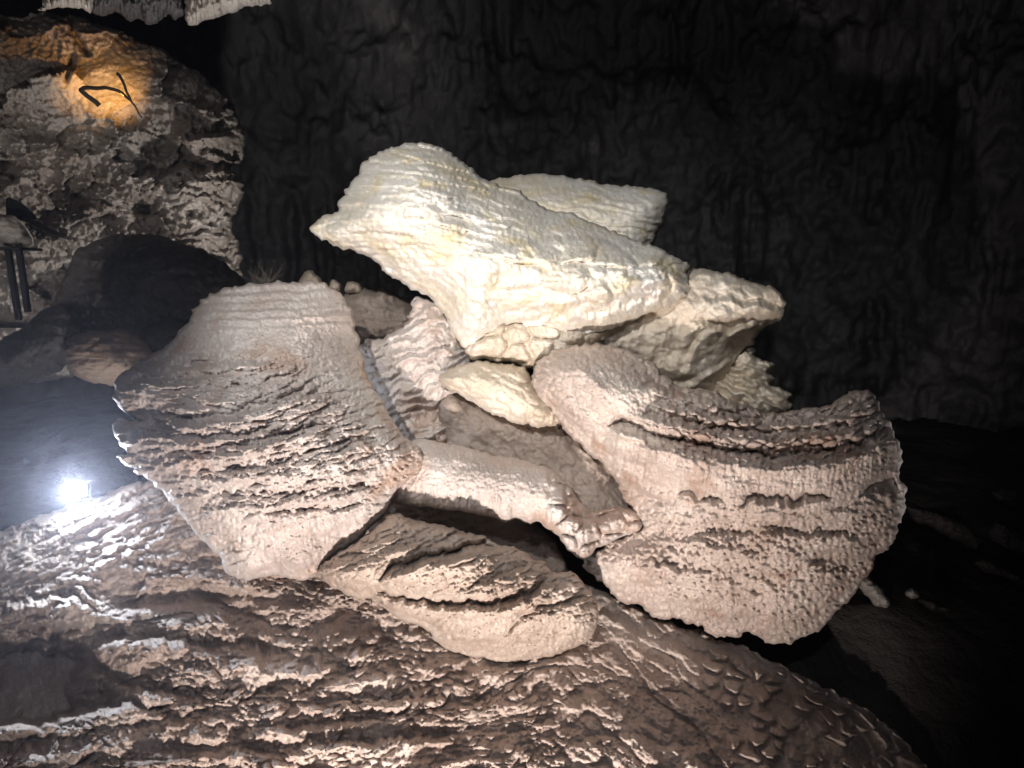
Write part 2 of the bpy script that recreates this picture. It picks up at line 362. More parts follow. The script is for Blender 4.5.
# ---- big shell lobe on the right
SX = np.array([520, 560, 600, 640, 680, 720, 760, 800, 840, 880, 915]); SYc = np.array([372, 398, 420, 436, 449, 456, 462, 462, 456, 442, 420])
def shell_relief(X, Y, D):
    sag = np.interp(X, SX, SYc)
    V = Y - sag
    up = sstep(22, -6, V); band = sstep(-8, 6, V) * sstep(62, 48, V); lowr = sstep(52, 75, V)
    smooth = bumpd(X, Y, 612, 395, 48, 20)
    cob = up * (1 - .7 * smooth)
    f = sstep(600, 720, X)
    h = cob * (0.13 * cobbles(X + 4 * vn(X / 12, Y / 12, 70), V + 2 * vn(X / 14, Y / 9, 68), 12.5, 8, 71) * (0.25 + f) + 0.03 * (0.4 + f) * plates(X, V, 50, 13, 73))
    h += cob * (1 - f) * .03 * scales(X, V + .2 * X, 15, 9, 72)
    h += band * (0.03 * drips(X + .15 * V, V, 5, 75, 40) + 0.012 * fbm(X / 4, Y / 4, 76, 2))
    f1, f2, rx, ry, i = worley(X / 7, Y / 6, 77)
    coral = np.clip(f2 - f1, 0, .6)
    h += lowr * (0.10 * coral + 0.05 * fbm(X / 6, Y / 5, 78, 3) + .05 * fbm(X / 28, Y / 20, 79, 3)) * (0.5 + .5 * sstep(600, 680, X))
    h += (0.05 * fbm(X / 60, V / 22, 80, 3))
    h += .34 * (.25 + .75 * f) * np.exp(-((V + 46) / 24.0) ** 2)
    # shelves following the sag
    S = lambda dy, x0, x1, w: [(x, np.interp(x, SX, SYc) + dy, w) for x in np.linspace(x0, x1, 9)]
    h += ledge(X, Y, S(7, 606, 905, 13), .14, .24, 30, 3, 81)
    h += ledge(X, Y, S(-19, 640, 893, 8), .12, .14, 10, 3, 82)
    h += ledge(X, Y, S(-35, 650, 884, 7), .09, .12, 9, 3, 83)
    h += ledge(X, Y, S(-50, 640, 862, 6), .08, .09, 9, 3, 84)
    h += ledge(X, Y, [(596, 440, 4), (625, 448, 6), (660, 452, 4)], .04, .05, 12, 2, 85)
    h += ledge(X, Y, [(672, 496, 3), (690, 500, 6), (712, 506, 5), (730, 508, 3)], .03, .12, 14, 5, 86)
    h += ledge(X, Y, [(735, 503, 3), (775, 506, 5), (795, 508, 8), (818, 506, 9), (836, 502, 3)], .04, .18, 14, 6, 90)
    h += .06 * sstep(45, 52, V) * sstep(75, 55, V) * fbm(X / 14, Y / 6, 94, 3)
    h += ledge(X, Y, [(858, 498, 6), (880, 500, 16), (904, 500, 22)], .05, .22, 8, 3, 87)
    h += ledge(X, Y, [(640, 536, 3), (700, 545, 5), (760, 556, 4)], .04, .06, 20, 4, 88)
    h -= .22 * bumpd(X, Y, 826, 557, 17, 9) + .1 * bumpd(X, Y, 850, 566, 8, 10) + .1 * bumpd(X, Y, 735, 596, 3, 10)
    h += .10 * bumpd(X, Y, 650, 520, 30, 18)
    h += ledge(X, Y, [(700, 535, 3), (740, 540, 6), (780, 536, 7), (820, 540, 6), (870, 536, 4)], .06, .10, 24, 5, 69)
    h += ledge(X, Y, [(640, 560, 3), (690, 574, 6), (740, 584, 6), (790, 586, 4)], .06, .08, 24, 5, 74)
    h += 0.012 * fbm(X / 3, Y / 2.4, 89, 2)
    return h
shell_poly = [(530, 368), (538, 360), (552, 352), (572, 346), (593, 343), (610, 345), (621, 348), (638, 355), (653, 364), (668, 378), (681, 388), (698, 389), (714, 392), (730, 399), (746, 405), (762, 410), (778, 413), (800, 410), (819, 407), (832, 402), (843, 397), (854, 390), (863, 388), (871, 391), (877, 399), (880, 408), (885, 417), (892, 426), (897, 437), (900, 448), (902, 461), (899, 470), (900, 479), (906, 488), (904, 500), (907, 508), (903, 520), (897, 527), (896, 541), (888, 549), (875, 556), (874, 568), (868, 577), (858, 588), (851, 600), (842, 607), (832, 620), (820, 630), (808, 636), (794, 643), (782, 642), (770, 645), (760, 636), (746, 633), (738, 639), (727, 635), (718, 639), (706, 634), (704, 627), (690, 624), (675, 616), (664, 621), (652, 617), (640, 606), (628, 604), (617, 598), (608, 586), (596, 578), (583, 568), (588, 556), (600, 548), (612, 540), (626, 534), (640, 528), (641, 518), (632, 508), (623, 501), (620, 490), (617, 481), (606, 468), (593, 457), (580, 446), (572, 437), (560, 424), (548, 408), (536, 396), (531, 382)]
YS = lambda X, Y: 6.75 - 0.0030 * (Y - 470) * np.where(Y < 470, 1, -.55) + 0.0006 * (X - 700)
o = solid('wide_shell', shell_poly, M_shell, YS, 1.25, 120, shell_relief, 1.2, .9, FORM, 5, 2.2, 6)
o['label'] = 'wide fan-shaped shell with curved cobbled shelves and a coral-like lower rim'

# ---- bright crown
def crown_relief(X, Y, D):
    h = 0.22 * bumpd(X, Y, 415, 190, 60, 45)
    V = Y - .12 * (X - 420) + 8 * np.sin((X - 320) / 60)
    hd = sstep(300, 235, Y + .2 * (X - 420)) * sstep(560, 470, X)
    h += hd * (.055 * plates(X, V, 40, 9, 91, .25) + .03 * plates(X, V, 18, 7, 93, .3))
    mid = sstep(440, 520, X) * sstep(235, 262, Y)
    h += mid * (.09 * (scales(X, Y, 42, 22, 95, .7, .5) - .25) + .035 * scales(X, Y, 18, 12, 96))
    h += ledge(X, Y, [(430, 268, 2), (470, 258, 5), (520, 246, 6), (580, 240, 4), (640, 250, 3)], .04, .03, 30, 3, 97)
    h += ledge(X, Y, [(500, 330, 3), (560, 322, 5), (620, 312, 6), (668, 292, 4)], .05, .05, 14, 4, 98)
    h += ledge(X, Y, [(560, 300, 3), (600, 292, 5), (650, 280, 5), (690, 272, 3)], .05, .05, 12, 4, 99)
    h += ledge(X, Y, [(640, 262, 3), (668, 262, 5), (692, 266, 5)], .04, .05, 10, 3, 100)
    # flutes sweeping down from the beak
    a = (X - 350) * .75 + (Y - 230) * -.66
    h += sstep(520, 440, X) * sstep(235, 265, Y) * .035 * (1 - np.abs(fbm(a / 16, (X + Y) / 70, 101, 3)) * 1.5)
    h += .016 * fbm(X / 5, Y / 3.5, 102, 3) + .05 * fbm(X / 50, Y / 40, 103, 3)
    return h
crown_poly = [(307, 228), (314, 222), (322, 216), (332, 214), (341, 210), (338, 205), (340, 199), (346, 195), (343, 190), (350, 186), (351, 179), (358, 176), (361, 166), (370, 158), (381, 152), (394, 147), (408, 144), (422, 143), (435, 144), (445, 149), (452, 154), (461, 161), (469, 167), (479, 176), (490, 181), (502, 186), (520, 192), (534, 202), (545, 208), (560, 212), (574, 214), (592, 221), (608, 229), (628, 237), (652, 245), (668, 254), (680, 258), (690, 266), (684, 272), (691, 277), (687, 295), (672, 306), (645, 316), (618, 326), (600, 333), (585, 337), (566, 334), (548, 331), (530, 331), (513, 329), (500, 332), (490, 337), (482, 345), (474, 352), (465, 352), (455, 338), (449, 328), (446, 316), (432, 299), (417, 291), (402, 282), (388, 276), (377, 264), (368, 257), (355, 251), (341, 248), (330, 242), (320, 238)]
YC = lambda X, Y: 7.55 - 0.0035 * (Y - 250) * 1.0
o = solid('bright_crown', crown_poly, M_white, YC, 1.25, 95, crown_relief, 1.2, 1.0, FORM, 7, 1.8, 6, grain=.008)
o['label'] = 'bright cream-white bird-shaped mass with a beak, topmost of the formation'

# ---- slab behind the crown
def slab_relief(X, Y, D):
    return .05 * terraces(X, Y - .12 * (X - 500), 9, 40, .8, .45, 111) * sstep(520, 600, X) + .02 * scales(X, Y, 14, 10, 113) + .10 * bumpd(X, Y, 575, 205, 80, 14) + .01 * fbm(X / 5, Y / 4, 115, 3)
slab_poly = [(480, 190), (488, 183), (500, 178), (520, 175), (540, 174), (562, 175), (584, 180), (597, 183), (611, 185), (635, 186), (658, 189), (667, 194), (670, 202), (666, 214), (660, 228), (656, 240), (650, 248), (630, 260), (600, 265), (550, 250), (500, 225)]
o = solid('rear_slab', slab_poly, M_white, lambda X, Y: 8.6 - .004 * (Y - 210), .7, 45, slab_relief, 1.3, .8, FORM, 9, 1.6, 6, grain=.008)
o['label'] = 'pale rounded slab rising just behind the bright crown'

# ---- draped lobe right of the crown
def lobe_relief(X, Y, D):
    a = (Y - 290) + .42 * (X - 690)
    h = .08 * terraces(X, Y + .35 * (X - 700), 26, 60, 1.0, .45, 121)
    f = sstep(720, 640, X)
    h += f * .06 * (1 - np.abs(fbm((X * .9 + Y * .35) / 20, Y / 90, 123, 2)) * 1.7)
    h += .03 * scales(X, Y, 24, 15, 125) + .02 * fbm(X / 9, Y / 7, 127, 3)
    h += ledge(X, Y, [(700, 300, 4), (740, 306, 6), (788, 312, 4)], .06, .08, 12, 3, 128)
    h += ledge(X, Y, [(690, 322, 3), (730, 334, 8), (765, 322, 5)], .08, .12, 14, 3, 129)
    return h
lobe_poly = [(560, 330), (600, 310), (650, 285), (680, 268), (700, 269), (730, 273), (746, 279), (760, 284), (772, 287), (782, 292), (787, 302), (783, 310), (783, 318), (774, 325), (765, 328), (757, 336), (752, 344), (744, 352), (736, 362), (728, 376), (719, 392), (700, 405), (660, 395), (620, 375), (575, 365)]
o = solid('draped_lobe', lobe_poly, M_lobe, lambda X, Y: 7.85 + .003 * (Y - 300), .75, 60, lobe_relief, 1.3, .8, FORM, 11, 1.8, 6, grain=.008)
o['label'] = 'dimmer tan lobe with draped folds, jutting right from under the crown'

# ---- leaf-like plates
def petal_relief(X, Y, D):
    return .16 * terraces(X, Y - .45 * (X - 740), 15, 30, .6, .35, 131) + .03 * fbm(X / 8, Y / 6, 133, 3)
petal_poly = [(700, 400), (715, 378), (735, 355), (748, 346), (757, 350), (752, 356), (764, 360), (776, 364), (768, 372), (776, 378), (768, 384), (782, 388), (794, 395), (788, 400), (794, 406), (785, 415), (760, 425), (720, 420)]
o = solid('leafy_plates', petal_poly, M_lobe, lambda X, Y: 8.1 + 0 * X, .4, 30, petal_relief, 1.3, .5, FORM, 13, 1.4, 5)
o['label'] = 'thin dim plates spreading like leaves beneath the draped lobe'

# ---- small lobes under the crown
def curtain_relief(X, Y, D):
    V = Y - .25 * (X - 440)
    return .04 * scales(X, V, 22, 12, 141) + .04 * terraces(X, V, 12, 30, .8, .45, 143) * sstep(400, 380, Y) + sstep(395, 415, Y) * .03 * drips(X, Y, 6, 145, 25) + .01 * fbm(X / 4, Y / 3, 146, 2)
cur_poly = [(438, 377), (448, 370), (462, 365), (475, 362), (489, 361), (510, 364), (524, 367), (532, 379), (541, 391), (551, 402), (557, 412), (562, 421), (556, 427), (547, 426), (538, 429), (528, 425), (515, 424), (505, 418), (490, 414), (477, 406), (468, 401), (458, 393), (448, 390), (440, 383)]
o = solid('small_curtain', cur_poly, M_lobe, lambda X, Y: 6.9 - .003 * (Y - 390), .4, 28, curtain_relief, 1.1, .4, FORM, 15, 1.4, 5, grain=.008)
o['label'] = 'small cream curtain of rock tucked between crown and shell'
knob_poly = [(463, 350), (470, 340), (490, 326), (512, 318), (545, 318), (580, 322), (612, 328), (606, 340), (590, 348), (575, 352), (562, 358), (548, 362), (534, 369), (522, 368), (510, 362), (498, 364), (484, 359), (472, 362)]
o = solid('knobbly_rim', knob_poly, M_lobe, lambda X, Y: 7.15 + .002 * (X - 500), .3, 14, lambda X, Y, D: .11 * cobbles(X + 6 * vn(X / 18, Y / 18, 150), Y, 25, 19, 151) + .02 * fbm(X / 8, Y / 6, 153, 3), 1.1, .3, FORM, 17, 1.2, 6)
o['label'] = 'row of rounded knobs along the crown\'s lower edge'

# ---- layered pillar behind the dome
def pil_relief(X, Y, D):
    V = Y + .35 * (X - 400)
    return .11 * terraces(X, V, 11, 26, .8, .4, 161) + .04 * scales(X, V, 14, 9, 163) - .35 * bumpd(X, Y, 424, 414, 22, 16) + .01 * fbm(X / 4, Y / 3, 165, 2)
pil_poly = [(360, 348), (366, 341), (373, 338), (384, 340), (391, 334), (402, 327), (410, 318), (412, 310), (410, 304), (418, 296), (430, 297), (440, 305), (452, 320), (462, 345), (474, 360), (470, 385), (460, 410), (450, 440), (446, 450), (425, 450), (405, 445), (390, 425), (378, 400), (364, 375)]
o = solid('layered_pillar', pil_poly, M_grey, lambda X, Y: 7.5 + 0 * X, .45, 40, pil_relief, 1.2, .6, FORM, 19, 2.6, 5)
o['label'] = 'narrow grey pillar of thin ragged layers behind the dome'

# ---- recessed brown face
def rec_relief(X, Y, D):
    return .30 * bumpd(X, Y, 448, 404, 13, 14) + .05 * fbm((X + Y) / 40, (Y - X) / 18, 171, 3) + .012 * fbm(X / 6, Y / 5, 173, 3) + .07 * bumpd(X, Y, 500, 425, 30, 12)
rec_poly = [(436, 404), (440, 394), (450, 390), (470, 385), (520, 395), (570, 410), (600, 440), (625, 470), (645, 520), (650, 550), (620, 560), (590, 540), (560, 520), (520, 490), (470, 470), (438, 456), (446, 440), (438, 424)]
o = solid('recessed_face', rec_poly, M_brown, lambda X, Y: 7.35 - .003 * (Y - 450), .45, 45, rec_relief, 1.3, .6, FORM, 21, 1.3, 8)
o['label'] = 'shaded smooth brown rock face set back between arm and shell'

col_poly = [(370, 505), (400, 498), (450, 500), (520, 512), (555, 540), (570, 575), (575, 600), (575, 640), (560, 660), (480, 640), (400, 590), (370, 550)]
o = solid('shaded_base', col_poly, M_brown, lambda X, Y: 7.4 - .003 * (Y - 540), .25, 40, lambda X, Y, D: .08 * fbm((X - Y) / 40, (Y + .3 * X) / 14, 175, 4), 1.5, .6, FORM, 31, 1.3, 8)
o['label'] = 'dark brown rock base seen in the gap under the arm'

# ====================================================== LOWER LAYERED BOULDER
def low_relief(X, Y, D):
    V = Y + .22 * (X - 460) * sstep(420, 560, X) - .04 * (X - 460)
    h = .06 * scales(X, Y + .25 * X, 16, 8, 181, 1.0) + .02 * fbm(X / 3.5, Y / 2.5, 183, 2) + (.35 + .65 * sstep(645, 600, Y)) * .06 * plates(X, Y + .3 * (X - 400), 24, 11, 184)
    h += ledge(X, Y, [(376, 584, 3), (392, 576, 10), (430, 568, 9), (470, 561, 14), (500, 548, 4)], .20, .30, 22, 2.5, 185, .7)
    h += ledge(X, Y, [(372, 594, 3), (384, 602, 8), (420, 610, 7), (460, 612, 6), (495, 612, 8), (530, 604, 9), (548, 585, 7), (556, 570, 3)], .14, .20, 26, 2.5, 187, .7)
    h += ledge(X, Y, [(450, 598, 3), (480, 590, 7), (510, 580, 7), (532, 562, 4)], .07, .08, 14, 2.5, 188, .7)
    h += ledge(X, Y, [(500, 640, 2), (520, 628, 6), (540, 615, 7), (575, 606, 5), (592, 594, 3)], .07, .12, 16, 2.5, 189, .7)
    h += ledge(X, Y, [(395, 530, 4), (440, 532, 6), (480, 538, 5)], .05, .05, 10, 2.5, 190)
    h += ledge(X, Y, [(380, 555, 3), (415, 548, 5), (455, 544, 4)], .04, .05, 10, 2.5, 191)
    h += sstep(440, 400, X) * .06 * (bumpd(X, Y, 365, 545, 30, 12) + bumpd(X, Y, 350, 572, 26, 12) * 1.2)
    h += sstep(620, 640, Y + .1 * (X - 460)) * .02 * drips(X, Y, 7, 192, 25)
    return h
low_poly = [(317, 570), (326, 562), (338, 553), (352, 545), (366, 534), (380, 521), (388, 514), (400, 513), (411, 519), (425, 521), (438, 524), (455, 529), (472, 533), (488, 538), (496, 545), (505, 545), (516, 547), (528, 554), (534, 561), (547, 563), (552, 572), (560, 573), (570, 572), (579, 578), (584, 586), (592, 592), (597, 604), (600, 614), (597, 626), (592, 638), (580, 646), (568, 650), (556, 655), (540, 658), (524, 662), (508, 665), (496, 663), (484, 658), (470, 657), (456, 654), (444, 648), (434, 640), (430, 632), (418, 626), (402, 620), (388, 612), (378, 602), (370, 596), (360, 599), (348, 596), (335, 588), (322, 580)]
o = solid('layered_boulder', low_poly, M_ledge, lambda X, Y: 6.05 + .0035 * np.maximum(0, Y - 580) + .003 * np.maximum(0, 560 - Y), .75, 62, low_relief, 1.1, .6, None, 23, 1.6, 6)
prop(o, 'egg-shaped layered boulder with dark-topped overlapping plates, under the arm of the big formation', 'boulder')

# ====================================================== FOREGROUND GROUND
GP = [(0, 533, 8.0), (150, 480, 8.3), (-60, 560, 7.8), (0, 640, 6.7), (0, 768, 5.4), (150, 560, 7.2), (300, 590, 6.9), (300, 680, 5.9), (300, 768, 5.1), (600, 600, 7.3), (600, 690, 6.1), (600, 768, 5.2),
      (930, 775, 7.1), (780, 768, 5.8), (300, 900, 4.1), (740, 660, 7.2), (830, 700, 7.3), (0, 900, 4.3), (950, 900, 6.0), (600, 900, 4.2), (450, 500, 8.2)]
def ground_relief(X, Y, D):
    h = np.zeros(X.shape)
    left = sstep(640, 520, X + .3 * (Y - 700))
    right = 1 - left
    slope = sstep(600, 560, Y + .28 * X - 20)           # the ridge beneath the lamp
    body = left * (1 - slope)
    # ridge: fine diagonal ripples
    V = Y + .42 * X
    h += slope * (.035 * terraces(X, V, 8, 22, .9, .5, 201) + .06 * plates(X, V, 20, 9, 203) + .05 * fbm(X / 50, V / 20, 205, 3))
    h += slope * .10 * bumpd(X, Y, 104, 596, 24, 20)
    # terraces in front
    V = Y + .10 * X + 10 * np.sin(X / 70) + 16 * fbm(X / 85, Y / 60, 206, 2)
    am = .35 + .9 * sstep(-.35, .45, fbm(X / 80, Y / 45, 208, 2))
    low = sstep(640, 720, Y)
    h += body * (.17 * plates(X, V, 74, 31, 207, .5, .72) + am * .085 * cobbles(X + 4 * vn(X / 12, Y / 12, 2), V, 12, 7.5, 209) + am * .07 * plates(X, V, 28, 13, 211, .5, .6))
    h += body * (.09 * fbm(X / 45, Y / 18, 213, 3) + .010 * fbm(X / 4, Y / 3, 215, 3))
    LS = [
        ([(205, 617, 3), (222, 605, 8), (245, 602, 5), (270, 606, 3)], .05, .05, 8),
        ([(212, 612, 4), (232, 634, 20), (262, 640, 18), (300, 646, 14), (330, 640, 16), (352, 620, 12)], .10, .16, 9),
        ([(262, 620, 3), (300, 614, 9), (345, 606, 6)], .06, .09, 8),
        ([(310, 652, 4), (350, 642, 8), (396, 632, 5)], .08, .10, 8),
        ([(88, 646, 8), (110, 652, 14), (150, 650, 14), (200, 652, 8), (215, 664, 16), (260, 670, 26), (300, 676, 22), (340, 664, 12), (400, 650, 8)], .14, .20, 24),
        ([(100, 634, 4), (140, 645, 5), (190, 636, 3)], .05, .05, 6),
        ([(72, 678, 6), (90, 672, 8), (110, 686, 10), (150, 700, 8), (190, 706, 10), (250, 704, 14), (320, 694, 10), (400, 676, 6)], .12, .16, 14),
        ([(310, 690, 8), (370, 672, 8), (440, 668, 8), (470, 660, 3)], .08, .10, 14),
        ([(140, 712, 8), (180, 726, 8), (250, 716, 12), (330, 712, 8), (420, 700, 5)], .09, .14, 12),
        ([(-80, 742, 12), (0, 732, 12), (60, 722, 14), (120, 712, 10), (146, 708, 4)], .14, .22, 14),
        ([(-80, 768, 10), (0, 758, 12), (80, 750, 14), (160, 738, 16), (240, 740, 10), (340, 730, 8), (430, 716, 5)], .10, .16, 14),
        ([(-80, 800, 10), (60, 778, 12), (170, 764, 12), (300, 752, 8), (460, 738, 4)], .08, .12, 14),
        ([(-80, 640, 6), (-10, 622, 12), (40, 606, 10), (78, 606, 8), (98, 614, 3)], .12, .12, 10),
    ]
    for k, (pts, a, b, wd) in enumerate(LS): h += ledge(X, Y, pts, a, b * .7, wd, 3.5, 221 + 3 * k, .75)
    # the hollow under the ridge
    nx = X + 14 * fbm(X / 30, Y / 30, 217, 3); ny = Y + 9 * fbm(X / 26, Y / 20, 218, 3)
    h -= 1.5 * np.exp(-(np.maximum(0, np.abs(nx + 10) - 50) / 46) ** 2) * sstep(628, 676, ny + .18 * X) * sstep(736, 704, ny + .1 * X)
    h -= .35 * bumpd(X, Y, 185, 600, 60, 10)
    # right: smoother flow with scattered plates
    U = (X * .80 + Y * .60); V = (Y * .80 - X * .60); q = sstep(690, 735, X - .3 * (Y - 700)); kq = 1 - .75 * q
    h += right * kq * (.13 * plates(U, V, 95, 40, 260, .5, .5) + .08 * cobbles(U + 8 * vn(X / 25, Y / 25, 259), V, 44, 24, 261) + .028 * scales(U, V, 24, 14, 262, .7, .5) + .03 * fbm(U / 60, V / 8, 263, 3) + .015 * fbm(X / 4, Y / 3, 264, 3))
    q = right * q
    cl = worley((X + .3 * Y) / 21 + .35 * fbm(X / 40, Y / 30, 3, 2), (Y - .45 * X) / 13 + .35 * fbm(X / 40, Y / 30, 4, 2), 265)
    h += q * .30 * (np.clip((cl[1] - cl[0] - .10) * 3.0, 0, 1) ** .7 * np.clip(cl[4] * 2.2 - .5, 0, 1) * (.55 + .5 * cl[3])) - q * .10
    h += ledge(X, Y, [(540, 690, 3), (580, 700, 5), (618, 690, 6), (650, 700, 4)], .03, .04, 20, 3, 267)
    h += ledge(X, Y, [(560, 748, 3), (620, 738, 5), (680, 752, 6), (730, 748, 8)], .05, .06, 20, 3, 269)
    h += ledge(X, Y, [(596, 612, 8), (640, 636, 10), (680, 655, 12), (730, 672, 8), (760, 690, 5)], .05, .12, 16, 4, 271)
    h += .01 * fbm(X / 7, Y / 5, 273, 3)
    return h
g_poly = [(-120, 575), (-60, 552), (0, 531), (20, 524), (50, 511), (75, 503), (103, 494), (130, 484), (153, 479), (175, 480), (230, 500), (320, 520), (420, 540), (520, 560), (600, 590), (650, 615), (700, 632), (745, 648), (790, 670), (830, 690), (862, 706), (890, 728), (915, 752), (930, 775), (990, 850), (1000, 940), (-120, 940)]
o = solid('ground', g_poly, M_ground, lambda X, Y: rbf(GP, X, Y), .12, 40, ground_relief, 1.35, .9, None, 25, 2.2, 9)
prop(o, kind='structure')

# ====================================================== FLOOR, WALLS, CEILING
def sheet(name, mat, f, u0, u1, v0, v1, nu, nv):
    u, v = np.meshgrid(np.linspace(u0, u1, nu), np.linspace(v0, v1, nv))
    co = f(u, v).reshape(-1, 3)
    i, j = np.meshgrid(np.arange(nv - 1), np.arange(nu - 1), indexing='ij'); a = (i * nu + j).ravel()
    return mesh_obj(name, co, np.stack([a, a + 1, a + nu + 1, a + nu], 1), mat)
def floor_f(x, y):
    z = -2.7 + .25 * fbm(x / 4, y / 4, 301, 4) + .05 * fbm(x / .8, y / .8, 303, 3) + 1.2 * sstep(-4, -12, x) * sstep(6, 12, y) * .6 - 2.6 * sstep(9.4, 5.6, y)
    return np.stack([x, y, z], -1)
prop(sheet('cave_floor', M_floor, floor_f, -34, 34, -8, 32, 500, 300), kind='structure')

def wall_f(u, v):
    # u: angle round the chamber, v: height
    base = 26 + 2.5 * vn(u * 3, v * .05, 311)
    ww = .5 * fbm(u * 8, v * .3, 323, 3)
    dm = sstep(-.1, .5, fbm(u * 7, v * .2, 325, 3))
    drap = dm * (fbm(u * 30 + ww, v * .10, 313, 4) * .8 + fbm(u * 75 + ww, v * .16, 315, 3) * .35) + fbm(u * 9, v * .26, 317, 4) * 1.3 + .16 * fbm(u * 95, v * 1.6, 329, 4) + .35 * np.maximum(0, fbm(u * 34, v * .9, 330, 3))
    over = .12 * np.maximum(v - 3, 0) ** 1.25
    r = base - drap - over
    return np.stack([r * np.sin(u), r * np.cos(u), v], -1)
prop(sheet('cave_wall', M_wall, wall_f, -3.1416, 3.1416, -4, 17, 1700, 330), kind='structure')
def ceil_f(x, y):
    return np.stack([x, y, 15.5 + 1.2 * fbm(x / 6, y / 6, 321, 4) + 0 * x], -1)
prop(sheet('cave_ceiling', M_wall, ceil_f, -32, 32, -32, 32, 200, 200), kind='structure')

# ====================================================== LEFT OUTCROP
def out_relief(X, Y, D):
    c = worley(X / 42 + .4 * vn(X / 30, Y / 30, 3), Y / 26 + .4 * vn(X / 30, Y / 30, 5), 331)
    sm = 1 - .85 * np.clip(bumpd(X, Y, 112, 86, 42, 30) * 1.6, 0, 1)
    h = .55 * facets(X, Y, 62, 36, 331)
    c2 = worley(X / 16, Y / 10, 333); rough = sstep(90, 120, Y + .1 * X)
    h += rough * .17 * facets(X, Y, 22, 13, 333) + .09 * fbm(X / 22, Y / 14, 335, 3) * (.4 + .6 * rough)
    h += .08 * fbm(X / 5, Y / 4, 337, 3)
    h *= sm
    P = sstep(132, 150, X) * sstep(176, 186, Y)
    h += P * .3 * terraces(X, Y + .1 * X, 12, 26, .9, .45, 339)
    h -= .9 * bumpd(X, Y, 163, 150, 18, 16) + .7 * bumpd(X, Y, 150, 212, 12, 20) + .3 * bumpd(X, Y, 40, 40, 30, 16)
    h += .5 * bumpd(X, Y, 212, 150, 28, 20) + .25 * bumpd(X, Y, 205, 140, 26, 6)
    h += ledge(X, Y, [(178, 144, 5), (205, 140, 8), (240, 138, 5)], .2, .3, 10, 3, 341)
    h += ledge(X, Y, [(140, 178, 8), (190, 172, 8), (244, 174, 5)], .4, .5, 30, 3, 343)
    h -= .4 * np.exp(-((X - np.interp(Y, [14, 30, 44, 54], [70, 72, 80, 88])) / 3.5) ** 2) * sstep(58, 50, Y)
    h -= .4 * np.exp(-((X - np.interp(Y, [52, 80], [74, 66])) / 3) ** 2) * sstep(50, 56, Y) * sstep(84, 76, Y)
    return h
out_poly = [(-120, 10), (-30, 14), (10, 16), (40, 12), (72, 14), (95, 22), (118, 30), (150, 45), (175, 58), (200, 74), (220, 92), (236, 108), (240, 122), (246, 134), (243, 150), (240, 163), (226, 168), (238, 174), (246, 192), (238, 206), (230, 220), (238, 240), (242, 258), (240, 300), (180, 340), (60, 380), (-120, 400)]
o = solid('rock_outcrop', out_poly, M_out, lambda X, Y: 15.2 + .003 * (X - 100) - .004 * (Y - 200), 1.2, 60, out_relief, 1.25, 3.0, None, 27, 2.4, 9)
prop(o, 'rugged brown and grey cave wall outcrop with one patch lit orange by a hidden lamp', 'rock outcrop')

def stal(name, poly, Y0, mat, seed, label):
    def rel(X, Y, D): return .3 * drips(X, Y, 6, seed, 60) + .06 * fbm(X / 4, Y / 6, seed + 3, 3)
    o = solid(name, poly, mat, Y0, .5, 18, rel, 1.2, .8, None, seed, 1.4, 4)
    return prop(o, label, 'stalactites', 'stalactite drapes hanging over the outcrop')
stal('stalactite_drape', [(32, 12), (42, 6), (48, -60), (95, -60), (93, 8), (90, 14), (84, 8), (76, 9), (70, 7), (60, 8), (50, 9), (42, 11)], 13.0, M_pale, 351, 'pale fringed stalactite drape hanging highest above the outcrop, leftmost')
stal('stalactite_drape', [(88, 10), (88, -60), (183, -60), (184, 14), (176, 20), (168, 14), (158, 24), (148, 26), (140, 18), (128, 22), (118, 12), (104, 16), (96, 14)], 14.6, M_wall, 357, 'dim grey stalactite drape between two pale ones')
stal('stalactite_drape', [(185, 20), (184, -60), (275, -60), (272, 4), (258, 6), (244, 6), (238, 12), (226, 14), (214, 19), (204, 20), (198, 25), (190, 27)], 14.2, M_pale, 363, 'pale stalactite drape with a long left edge, right of the dim grey one')

# ====================================================== BOULDERS LEFT
def rock(name, poly, Y0, T, R, mat, seed, label, cat='boulder', group=None, lam=9, amp=.04, step=1.5):
    def rel(X, Y, D): return amp * terraces(X, Y, lam, 50, .8, .4, seed) + amp * 1.5 * fbm(X / 18, Y / 12, seed + 1, 4) + amp * .4 * fbm(X / 4, Y / 4, seed + 2, 3)
    o = solid(name, poly, mat, Y0, T, R, rel, step, T, None, seed, 1.6, 9)
    return prop(o, label, cat, group)
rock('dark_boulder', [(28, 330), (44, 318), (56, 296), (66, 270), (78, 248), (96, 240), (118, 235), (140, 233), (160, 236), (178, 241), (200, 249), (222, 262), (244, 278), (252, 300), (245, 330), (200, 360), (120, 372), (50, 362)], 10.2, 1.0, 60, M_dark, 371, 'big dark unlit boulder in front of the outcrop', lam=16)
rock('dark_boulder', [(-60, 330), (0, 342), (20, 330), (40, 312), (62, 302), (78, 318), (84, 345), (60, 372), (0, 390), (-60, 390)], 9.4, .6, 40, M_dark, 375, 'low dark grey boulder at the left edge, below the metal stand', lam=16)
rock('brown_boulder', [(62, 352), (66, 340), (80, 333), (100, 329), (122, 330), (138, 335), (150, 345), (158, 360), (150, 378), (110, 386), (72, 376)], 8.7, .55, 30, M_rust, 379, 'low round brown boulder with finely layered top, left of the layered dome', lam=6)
rock('dark_boulder', [(140, 330), (165, 318), (190, 322), (215, 335), (210, 370), (160, 385), (130, 370)], 9.0, .5, 30, M_dark, 383, 'small dark boulder behind the left shoulder of the layered dome', lam=8)
